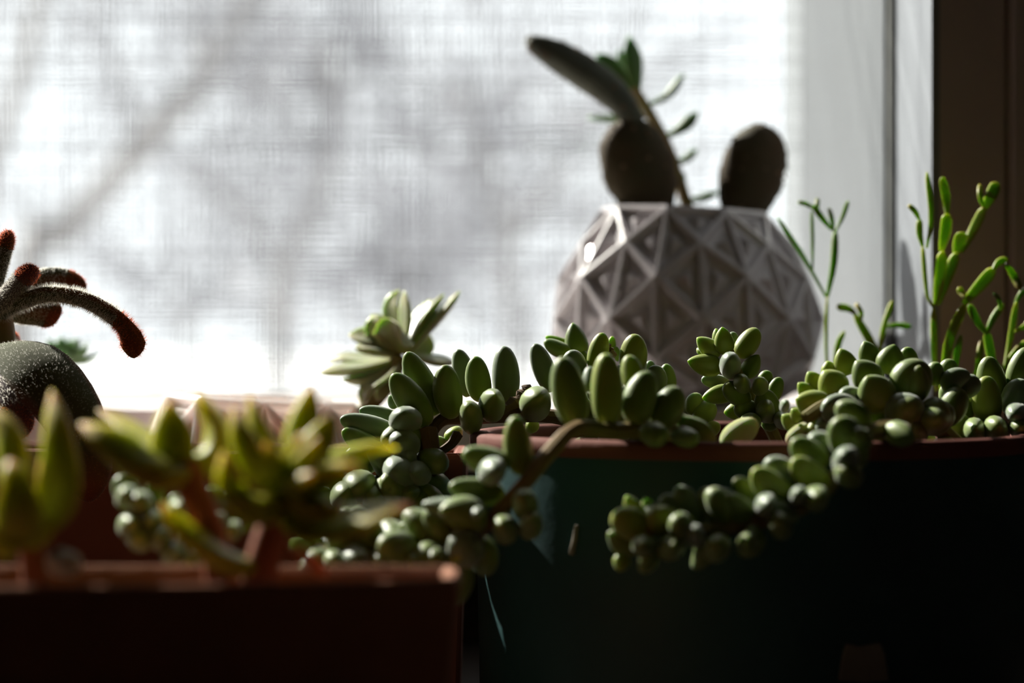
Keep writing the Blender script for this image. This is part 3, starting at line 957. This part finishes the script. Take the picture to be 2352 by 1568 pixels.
# 8 shadowy shoots between trough and planter
S8, p8 = sprig("dim burro's tail shoot growing between trough and planter, below the golden leaves",
               [(430, 1400, -8.6), (420, 1250, -8.6), (440, 1180, -8.6), (520, 1170, -8.4), (600, 1190, -8.3)], .12, 'stemgreen')
S8.location = W(P(430, 1400, -8.6))
leaves(S8, Z3, -8.3, [(140, 1080, 100, 760, 160, 'g', 0, 0, 0), (210, 1050, 200, 790, 110, 'g', .2, 0, 0), (330, 1060, 290, 850, 90, 'g', .3, 0), (420, 1080, 390, 900, 90, 'g', .2, 0)])
leaves(S8, Z2, -8.4, [(960, 960, 850, 760, 170, 'g', .2, 0, 0), (1130, 950, 1110, 780, 130, 'g', 0, 0, 0), (1280, 1080, 1260, 890, 110, 'g', .2, 0)])
facing(S8, Z2, -8.6, [(900, 900, 170, 180), (1000, 960, 190, 190), (950, 1120, 190, 190), (1080, 1080, 180, 180), (1000, 1220, 190, 170), (1140, 1200, 170, 170), (1290, 1000, 150, 170, 'g'), (1690, 1160, 150, 140, 'g'), (1560, 1080, 150, 160), (1260, 1330, 180, 170), (1360, 1380, 150, 140)])
part('stem', tube([P(430, 1400, -8.6), V((P(430, 1400, -8.6).x, -8.6, TAB))], .12, .14, 8), M['stemgreen'], S8)


# ------------------------------------------------------------------ golden sedum rosettes in the trough
def gold(t, Z, Y, pts, w, th=.35, nrm=(0, -1, .3), cup=.1, prof=prof_ovate, m='gold'):
    s = Z(1, 0)[0] - Z(0, 0)[0]
    p3_ = [P(*Z(q[0], q[1]), Y + (q[2] if len(q) > 2 else 0)) for q in pts]
    part('leaf', bent_leaf(p3_, cm(w * s, Y) * 1.05, th * .8, nrm, prof, cup * 1.2, keel=.5), M[m], t)


YT = -11.9
G1 = thing('golden_sedum', 'golden-green sedum with an orange stem, left of the darker rosette in the trough', 'succulent', P(*Z2(1545, 1500), YT))
part('stem', tube(smooth_path([P(*Z2(1580, 1620), YT), P(*Z2(1540, 1250), YT), P(*Z2(1430, 950), YT), P(*Z2(1310, 690), YT)], 6), .19, .24, 10), M['stemred'], G1)
gold(G1, Z2, YT, [(1270, 730), (1240, 480, .1), (1205, 215, .3)], 310, .42, (.1, -1, .1), .06)
gold(G1, Z2, YT, [(1270, 720, 0), (1010, 660, -.4), (790, 520, -.5), (575, 385, -.3)], 300, .5, (-.2, -.7, .9), .16)
gold(G1, Z2, YT, [(1330, 690, .1), (1520, 610, .3), (1540, 400, .5), (1410, 175, .6)], 190, .4, (-.9, -.5, .2), .12)
gold(G1, Z2, YT, [(1260, 670, .3), (1050, 520, .8), (860, 380, 1.2), (700, 285, 1.5)], 200, .25, (-.3, -.2, 1), .08)
gold(G1, Z2, YT, [(1350, 720, -.1), (1250, 760, -.3), (1100, 770, -.5), (960, 760, -.6)], 170, .35, (0, -.4, 1), .1)
G2 = thing('golden_sedum', 'sedum rosette with a dark red stem and one pale lit leaf in the trough', 'succulent', P(*Z3(420, 1380), YT))
part('stem', tube(smooth_path([P(*Z3(400, 1480), YT), P(*Z3(440, 1250), YT), P(*Z3(520, 980), YT), P(*Z3(600, 760), YT), P(*Z3(640, 640), YT)], 6), .26, .17, 10), M['stemred'], G2)
for pts, w, th, n, c in [
    ([(650, 620, .3), (700, 400, .5), (760, 95, .7)], 230, .42, (.1, -1, .1), .06),
    ([(560, 800, -.1), (420, 640, -.3), (300, 430, -.3), (235, 245, -.1)], 215, .4, (-.6, -.8, .3), .12),
    ([(560, 640, .2), (430, 430, .4), (345, 165, .7)], 150, .35, (-.4, -.9, .2), .1),
    ([(680, 620, .1), (800, 470, .2), (910, 280, .4)], 210, .4, (.5, -.9, .3), .1),
    ([(590, 860, -.2), (380, 880, -.7), (210, 740, -.9), (175, 530, -.8)], 220, .42, (-.5, -.5, .8), .16),
    ([(680, 640, .4), (960, 560, .8), (1180, 500, 1.1), (1320, 510, 1.3)], 130, .28, (.1, -.3, 1), .1),
    ([(640, 700, -.2), (800, 690, -.7), (960, 640, -1.0), (1090, 640, -1.1)], 190, .4, (.1, -.5, 1), .1),
    ([(620, 900, -.1), (800, 1010, -.4), (1050, 990, -.7), (1260, 920, -.8), (1430, 885, -.8)], 400, .3, (-.3, -.40, .87), .03),
    ([(610, 820, -.2), (760, 890, -.7), (880, 910, -.9), (980, 900, -1.0)], 200, .42, (.1, -.5, 1), .12),
    ([(640, 620, -.2), (660, 540, -.5), (690, 410, -.6)], 150, .35, (.1, -1, .4), .1),
    ([(600, 680, -.3), (520, 600, -.6), (450, 470, -.7)], 160, .38, (-.3, -1, .5), .1),
    ([(660, 680, -.4), (740, 560, -.8), (800, 430, -.9)], 150, .35, (.3, -1, .4), .1),
    ([(620, 760, -.4), (680, 740, -.9), (770, 670, -1.2)], 150, .35, (.2, -1, .7), .1),
]:
    gold(G2, Z3, YT, pts, w, th, n, c)
gold(G2, Z2, YT, [(1860, 1430, 0), (1600, 1350, -.3), (1380, 1200, -.4), (1240, 1060, -.4), (1165, 955, -.3)], 260, .34, (-.2, -.35, .9), .04)
G3 = thing('golden_sedum', 'orange-edged sedum at the left end of the trough', 'succulent', P(*Z2(250, 1500), YT - .2))
part('stem', tube(smooth_path([P(*Z2(260, 1640), YT), P(*Z2(240, 1350), YT), P(*Z2(160, 1050), YT), P(*Z2(120, 900), YT)], 6), .2, .16, 10), M['stemred'], G3)
for pts, w, th, n, c in [
    ([(330, 1130, .2), (440, 900, 0), (420, 500, .1), (372, 145, .5)], 290, .42, (-.3, -1, .1), .08),
    ([(100, 900, .2), (110, 700, .4), (70, 480, .6), (-60, 260, .9)], 250, .4, (-.3, -1, .2), .08),
    ([(150, 1250, -.2), (130, 1000, -.7), (110, 800, -.9), (60, 640, -.7)], 330, .5, (.2, -1, .5), .1),
    ([(200, 1150, .1), (290, 980, .4), (310, 800, .5), (285, 640, .6)], 130, .3, (.6, -1, .1), .05),
    ([(180, 1250, 0), (300, 1180, -.1), (380, 1060, .1)], 150, .3, (.4, -.8, .5), .08),
    ([(120, 1250, -.2), (20, 1200, -.5), (-90, 1050, -.5)], 240, .4, (-.3, -1, .5), .1),
]:
    gold(G3, Z2, YT - .3, pts, w, th, n, c)
DL = thing('dry_leaf', 'salmon orange dry leaf leaning on the trough rim', 'leaf', P(*Z3(830, 1340), -12.0))
part('leaf', bent_leaf([P(*Z3(850, 1345), -12.0), P(*Z3(700, 1220), -12.2), P(*Z3(560, 1150), -12.3)], cm(120 / 2.851, -12), .12, (.5, -.7, .6), prof_ovate, .12), M['dryleaf'], DL)


def blob(c, rx, ry, rz, seed, n=10, seg=14):
    rr = random.Random(seed)
    ph = [rr.uniform(0, 6) for _ in range(6)]
    v, f = [], []
    for i in range(n + 1):
        th = math.pi * i / n
        for k in range(seg):
            a = 2 * math.pi * k / seg
            d = 1 + .09 * math.sin(3 * a + ph[0]) * math.sin(th) + .07 * math.sin(2 * a + 2 * th + ph[1]) + .05 * math.sin(5 * th + ph[2])
            v.append(V((c[0] + rx * d * math.sin(th) * math.cos(a), c[1] + ry * d * math.sin(th) * math.sin(a), c[2] + rz * d * math.cos(th))))
    for i in range(n):
        for k in range(seg):
            k2 = (k + 1) % seg
            f.append((i * seg + k, (i + 1) * seg + k, (i + 1) * seg + k2, i * seg + k2))
    return v, f


pb = P(145, 1292, -12.7)
solo('pebble', blob(pb, .24, .2, .19, 3), M['pebble'], pb, 'pale rounded pebble on the trough rim at the left', 'pebble', smooth=True)


# ------------------------------------------------------------------ felted kalanchoe at the left edge
KY = 1.6
K = thing('felted_kalanchoe', 'felt-leaved kalanchoe with brown leaf tips at the left edge', 'succulent', P(-60, 1060, KY))


def fuzz(geo, n, parent, seed, ln=.06, redfrom=.82, hw=.004):
    rr = random.Random(seed)
    v, f, u = geo
    quads = [q for q in f if len(q) == 4]
    ar = []
    tot = 0
    for q in quads:
        a = ((v[q[1]] - v[q[0]]).cross(v[q[3]] - v[q[0]])).length
        tot += a
        ar.append(tot)
    import bisect
    hv, hf, hv2, hf2 = [], [], [], []
    for i in range(n):
        q = quads[min(len(quads) - 1, bisect.bisect(ar, rr.random() * tot))]
        s, t_ = rr.random(), rr.random()
        p = (v[q[0]].lerp(v[q[1]], s)).lerp(v[q[3]].lerp(v[q[2]], s), t_)
        nn = (v[q[1]] - v[q[0]]).cross(v[q[3]] - v[q[0]])
        if nn.length < 1e-9:
            continue
        nn.normalize()
        d = (nn + V((rr.gauss(0, .35), rr.gauss(0, .35), rr.gauss(0, .35)))).normalized()
        x = d.orthogonal().normalized() * hw
        y = d.cross(x)
        a = rr.uniform(0, 6.28)
        xx = x * math.cos(a) + y * math.sin(a)
        red = u[q[0]][0] > redfrom
        V_, F_ = (hv2, hf2) if red else (hv, hf)
        k = len(V_)
        V_.extend([p - xx, p + xx, p + d * ln * rr.uniform(.5, 1.2)])
        F_.append((k, k + 1, k + 2))
    if hf:
        part('fuzz', (hv, hf), M['fuzz'], parent, False, 'stuff')
    if hf2:
        part('fuzz', (hv2, hf2), M['fuzz_r'], parent, False, 'stuff')


def felt(Z, pts, w, th, nrm, m='kal', prof=prof_strap, cup=.05, n=5000, seed=1, ln=.06):
    s = Z(1, 0)[0] - Z(0, 0)[0]
    p3_ = [P(*Z(q[0], q[1]), KY + (q[2] if len(q) > 2 else 0)) for q in pts]
    g = bent_leaf(p3_, cm(w * s, KY), th, nrm, prof, cup, rings=22, seg=18)
    o = part('leaf', g, M[m], K)
    fuzz(g, n, o, seed, ln, hw=.002 if ln < .05 else .0035)


part('stem', tube(smooth_path([P(-60, 1060, KY), P(-40, 960, KY), P(0, 850, KY), P(4, 780, KY), P(-10, 700, KY), P(-30, 640, KY)], 6), .33, .24, 10), M['stemgreen'], K)
felt(Z1, [(-60, 800, 0), (-40, 560, -.1), (20, 330, -.2), (85, 110, -.2)], 150, .35, (.6, -.8, 0), seed=1)
felt(Z1, [(-90, 880, -.2), (60, 730, -.5), (200, 560, -.7), (325, 440, -.8)], 170, .42, (-.4, -.8, .5), 'kal_p', seed=2)
felt(Z1, [(-60, 940, -.1), (130, 800, -.4), (420, 690, -.6), (760, 740, -.7), (1050, 910, -.7), (1180, 1080, -.7), (1205, 1265, -.6)], 300, .24, (0, .38, 1), cup=.03, n=8000, seed=3, ln=.1, prof=lambda t: prof_strap(t) * (.72 + .28 * min(1, t / .6)))
felt(Z1, [(-20, 860, .6), (220, 640, 1.0), (430, 560, 1.3), (620, 580, 1.5), (760, 680, 1.6)], 150, .5, (0, -.3, 1), seed=4)
felt(Z1, [(60, 840, .7), (250, 830, 1.0), (420, 860, 1.1), (525, 915, 1.2)], 110, .6, (0, -.4, 1), seed=5)
felt(Z1, [(20, 1260, .6), (90, 1150, .9), (150, 1040, 1.1)], 200, .3, (.3, -1, .2), 'kal_p', prof=prof_ovate, seed=6)
felt(Z1, [(-160, 1340, -.6), (60, 1290, -1.3), (300, 1360, -1.9), (520, 1560, -2.3), (700, 1860, -2.5), (790, 2180, -2.5), (800, 2560, -2.3)], 600, .6, (.35, -.92, .25), cup=-.08, n=5000, seed=7, ln=.045, prof=lambda t: prof_strap(t) * (.75 + .25 * math.sin(math.pi * min(1, t * 1.2))))
felt(Z1, [(-120, 1380, -.8), (20, 1480, -1.6), (120, 1700, -2.2), (160, 2000, -2.4)], 330, .5, (.2, -1, .4), 'kal_p', cup=-.08, n=6000, seed=8)

# small far rosette on the sill
FR = thing('small_rosette', 'small blurred green rosette on the sill beyond the felted leaves', 'succulent', (PC[0], PC[1], -1.15))
part('stem', tube([V((PC[0], PC[1], -1.15)), P(125, 858, 14.6), P(150, 830, 14.6)], .12, .12, 8), M['stemgreen'], FR)
for i in range(16):
    a = i * 2.4
    e = .2 + .06 * i
    c = P(150, 838, 14.6)
    d = V((math.cos(a) * math.cos(e), math.sin(a) * math.cos(e), math.sin(e)))
    ln = .85 - .014 * i
    part('leaf', bent_leaf([c, c + d * ln * .6, c + d * ln + V((0, 0, .12))], .42, .16, (V((0, 0, 1)) - d * d.z * .5), prof_spoon, .12, 8, 10), M['jade'], FR)

# ------------------------------------------------------------------ rosette rising from the low faceted pot
EY = 8.3
E = thing('rosette_succulent', 'pale green rosette on a leaning stalk above the low faceted pot', 'succulent', (W2[0] + 1.4, W2[1] + .2, -1.8))
part('stem', tube(smooth_path([V((W2[0] + 1.4, W2[1] + .2, -1.85)), P(800, 965, 8.2), P(850, 930, EY), P(900, 870, EY), P(915, 820, EY)], 6), .17, .19, 10), M['stemgreen'], E)


def ros(pts, w, th, n, cup=.1, prof=prof_spoon):
    s = 1 / 5.226
    p3_ = [P(*ZE(q[0], q[1]), EY + (q[2] if len(q) > 2 else 0)) for q in pts]
    part('leaf', bent_leaf(p3_, cm(w * s, EY) * 1.3, th * .6, n, prof, cup * 1.6, 14, 16, keel=.5), M['grapto'], E)


for pts, w, th, n in [
    ([(1040, 850), (980, 620, -.5), (1010, 500, -.8)], 420, .3, (-.2, -1, .4)),
    ([(1080, 820), (1110, 500, -.1), (1090, 90, .1)], 180, .3, (-.8, -.5, .2)),
    ([(1060, 800), (960, 450, .4), (930, 250, .6), (1030, 80, .7)], 190, .25, (-.5, -.8, .2)),
    ([(1100, 830), (1300, 450, .2), (1560, 130, .4)], 170, .3, (-.8, -.2, .6)),
    ([(1130, 850), (1400, 520, .1), (1760, 90, .3)], 160, .28, (-.8, -.3, .6)),
    ([(1110, 850), (1220, 500, .7), (1420, 190, 1.0)], 200, .25, (-.6, -.6, .4)),
    ([(1030, 850), (850, 600, .4), (700, 380, .7)], 260, .25, (-.3, -.6, .7)),
    ([(1000, 850), (740, 680, -.1), (420, 620, -.1)], 300, .3, (-.3, -.5, .8)),
    ([(960, 850), (740, 560, -.2), (740, 380, -.1)], 220, .28, (-.5, -.9, .3)),
    ([(980, 880), (700, 790, -.4), (500, 780, -.6)], 220, .3, (-.1, -.5, 1)),
    ([(1020, 900), (600, 1010, -.2), (300, 1040, -.3), (60, 1080, -.3)], 200, .34, (0, -.35, 1)),
    ([(1020, 880), (650, 930, .4), (350, 890, .7), (180, 960, .8)], 220, .28, (0, -.4, 1)),
    ([(1020, 930), (780, 1080, -.2), (560, 1160, -.3), (340, 1150, -.3)], 170, .3, (0, -.3, 1)),
    ([(1040, 950), (860, 1120, -.4), (660, 1250, -.6), (570, 1460, -.7)], 250, .26, (-.6, -.5, .6)),
    ([(1060, 960), (900, 1200, -.3), (760, 1420, -.3)], 190, .26, (-.3, -.9, .3)),
    ([(1120, 880), (1300, 900, 0), (1480, 930, -.1), (1700, 960, -.2)], 190, .3, (.1, -.4, 1)),
    ([(1120, 870), (1280, 780, .3), (1400, 620, .5)], 240, .25, (.4, -.7, .4)),
    ([(1020, 800), (880, 660, -.3), (780, 560, -.4)], 190, .25, (-.4, -.8, .5)),
]:
    ros(pts, w, th, n)

# ------------------------------------------------------------------ cactus and jade sprig in the faceted pot
CY = 14.3


def pad(t, pts, w, th, n, m='cactus', seed=1, nar=40, prof=prof_pad):
    p3_ = [P(*Z6(q[0], q[1]), CY + (q[2] if len(q) > 2 else 0)) for q in pts]
    s = 1 / 3.136
    g = bent_leaf(p3_, cm(w * s, CY), th, n, prof, 0, 26, 26, rough=.09)
    o = part('pad', g, M[m], t)
    rr = random.Random(seed)
    gs = []
    for i in range(nar):
        q = rr.choice([f for f in g[1] if len(f) == 4])
        p = sum((g[0][k] for k in q), V()) / 4
        r = rr.uniform(.035, .06)
        gs.append(blob(p, r, r, r, i, 4, 6))
    part('areoles', join(gs), M['areole'], o, True, 'stuff')
    return o


C1 = thing('prickly_pear', 'dark cactus pad with a long second pad leaning up to the left', 'cactus', P(*Z6(1080, 1420), CY))
pad(C1, [(1090, 1480), (1040, 1200), (960, 950), (930, 690)], 530, 1.1, (.1, -1, .05), seed=2)
pad(C1, [(980, 730, -.1), (820, 530, -.1), (520, 310, -.1), (190, 130, 0)], 300, .95, (.5, -.5, .7), 'cactus_g', seed=3, prof=lambda t: prof_pad(t) * (1 - .25 * t))
C2 = thing('prickly_pear', 'short stubby dark cactus pad at the right of the faceted pot', 'cactus', P(*Z6(1740, 1450), CY - .2))
pad(C2, [(1720, 1500), (1770, 1250), (1840, 1000), (1900, 740)], 470, 1.2, (.1, -1, .05), seed=5)
part('bump', blob(P(*Z6(1660, 950), CY - .1), .1, .1, .08, 4, 6, 8), M['cactus'], C2)
J = thing('jade_sprig', 'leafy green sprig rising behind the cactus pads', 'succulent', P(*Z6(1400, 1500), CY + 1))
JY = CY + 1.0
part('stem', tube(smooth_path([P(*Z6(1400, 1500), JY), P(*Z6(1330, 1280), JY), P(*Z6(1200, 900), JY), P(*Z6(1060, 640), JY), P(*Z6(960, 480), JY)], 6), .17, .13, 8), M['stemgreen'], J)
for pts, w, n in [
    ([(985, 560), (960, 330), (925, 100)], 130, (.3, -1, 0)), ([(960, 520), (820, 350, .2), (690, 230, .3)], 130, (-.3, -1, .3)), ([(940, 480), (880, 280, .5), (850, 200, .5)], 90, (0, -1, 0)),
    ([(1050, 600), (1200, 530, 0), (1320, 375, 0)], 70, (-.3, -.4, 1)), ([(1190, 830), (1310, 760), (1425, 650)], 100, (-.3, -1, .6)), ([(1240, 1010), (1330, 990), (1415, 915)], 60, (-.3, -.6, 1)),
    ([(1330, 1290), (1450, 1270), (1570, 1225)], 60, (-.2, -.5, 1)), ([(1020, 700, .2), (800, 700, .6), (630, 690, .8)], 60, (0, -.5, 1)), ([(1300, 1200), (1310, 1130), (1290, 1080)], 40, (1, -.5, .3))]:
    part('leaf', bent_leaf([P(*Z6(q[0], q[1]), JY + (q[2] if len(q) > 2 else 0)) for q in pts], cm(w / 3.136, JY) * 1.15, .22, n, prof_spoon, .05, 12, 12), M['jade'], J)


# ------------------------------------------------------------------ flat-stemmed plants at the right
def flat_plant(label, pot, Y, Z, segs, m='pencil'):
    t = thing('flat_stem_succulent', label, 'succulent', (pot[0], pot[1], -2.5))
    s = Z(1, 0)[0] - Z(0, 0)[0]
    for i, sg in enumerate(segs):
        pts, w = sg[0], sg[1]
        mm = sg[2] if len(sg) > 2 else m
        p3_ = [P(*Z(q[0], q[1]), Y + R_.uniform(-.25, .25) * (j > 0)) for j, q in enumerate(pts)]
        part('segment', bent_leaf(p3_, cm(w * s, Y) * .78, .085, (R_.uniform(-.4, .4), -1, R_.uniform(0, .3)), lambda u: max(0, (.45 + .55 * math.sin(math.pi * min(1, u * .75))) * max(0, 1 - max(0, (u - .85) / .15) ** 2) ** .6), 0, 10, 10), M[mm], t)
    return t


Q = flat_plant('yellow-green flat-stemmed succulent forking tall in front of the dark casing', PA, 5.4, Z9, [
    ([(760, 1560), (745, 1400), (735, 980)], 62), ([(735, 990), (690, 880), (660, 550)], 42), ([(660, 560), (640, 470), (640, 370)], 62), ([(640, 380), (610, 320), (560, 270)], 50),
    ([(690, 570), (720, 350), (690, 40)], 50), ([(750, 970), (780, 780), (800, 590)], 105), ([(790, 590), (820, 450), (830, 330)], 112), ([(830, 340), (820, 200), (790, 80)], 100),
    ([(770, 960), (830, 780), (900, 600)], 105), ([(890, 620), (910, 540), (940, 460)], 115), ([(930, 600), (1010, 450), (1090, 290)], 95), ([(1080, 310), (1130, 220), (1175, 115)], 112), ([(1085, 300), (1060, 220), (1060, 130)], 60)])
Q2 = flat_plant('low spreading flat-stemmed succulent at the right edge with dark forked stems', PA, 5.1, Z9, [
    ([(790, 1560), (850, 1200), (960, 950)], 100), ([(940, 960), (1050, 840), (1160, 710)], 112), ([(1150, 720), (1190, 670), (1250, 650)], 70), ([(1230, 680), (1290, 760), (1340, 860)], 70), ([(970, 930), (930, 880), (910, 840)], 70),
    ([(1100, 1160), (1040, 1080), (980, 960)], 80, 'pencil_g'), ([(1100, 1170), (1150, 1060), (1220, 960)], 70, 'pencil_g'), ([(1150, 1560), (1140, 1350), (1100, 1140)], 85, 'pencil_g'), ([(1220, 1450), (1270, 1200), (1310, 940)], 60), ([(1300, 960), (1350, 880), (1420, 820)], 60, 'pencil_g'),
    ([(1010, 1560), (1050, 1350), (1070, 1200)], 62), ([(860, 1560), (890, 1350), (925, 1170)], 72, 'pencil_g'), ([(1260, 1330), (1330, 1260), (1400, 1210)], 60), ([(1300, 1150), (1380, 1100), (1440, 1000)], 55), ([(1200, 1000), (1190, 930), (1150, 880)], 45, 'pencil_g')])
Q3 = flat_plant('slender faint flat-stemmed succulent right beside the faceted cactus pot', PB, 7.5, Z8, [
    ([(300, 1250), (280, 1000), (285, 710)], 26), ([(285, 720), (320, 540), (330, 350)], 52, 'pencil_g'), ([(330, 360), (370, 280), (400, 190)], 34, 'pencil_g'), ([(320, 360), (310, 290), (295, 230)], 40, 'pencil_g'), ([(310, 350), (260, 290), (205, 215)], 50, 'pencil_g'),
    ([(280, 720), (150, 490), (10, 280)], 36, 'pencil_g'), ([(205, 580), (205, 400), (200, 240)], 28, 'pencil_g'), ([(220, 240), (170, 210), (125, 200)], 36, 'pencil_g'), ([(240, 260), (230, 220), (235, 180)], 40, 'pencil_g')])
Q4 = flat_plant('low yellowish flat-stemmed succulent peeking over the packed tail leaves', PB, 7.2, Z8, [
    ([(560, 1250), (560, 1050), (430, 800)], 62), ([(440, 810), (400, 780), (335, 770)], 55), ([(560, 1080), (590, 900), (640, 735)], 42), ([(600, 880), (660, 870), (745, 880)], 44, 'pencil_g'), ([(330, 1200), (340, 1000), (380, 900)], 46), ([(470, 850), (470, 800), (440, 750)], 40)])
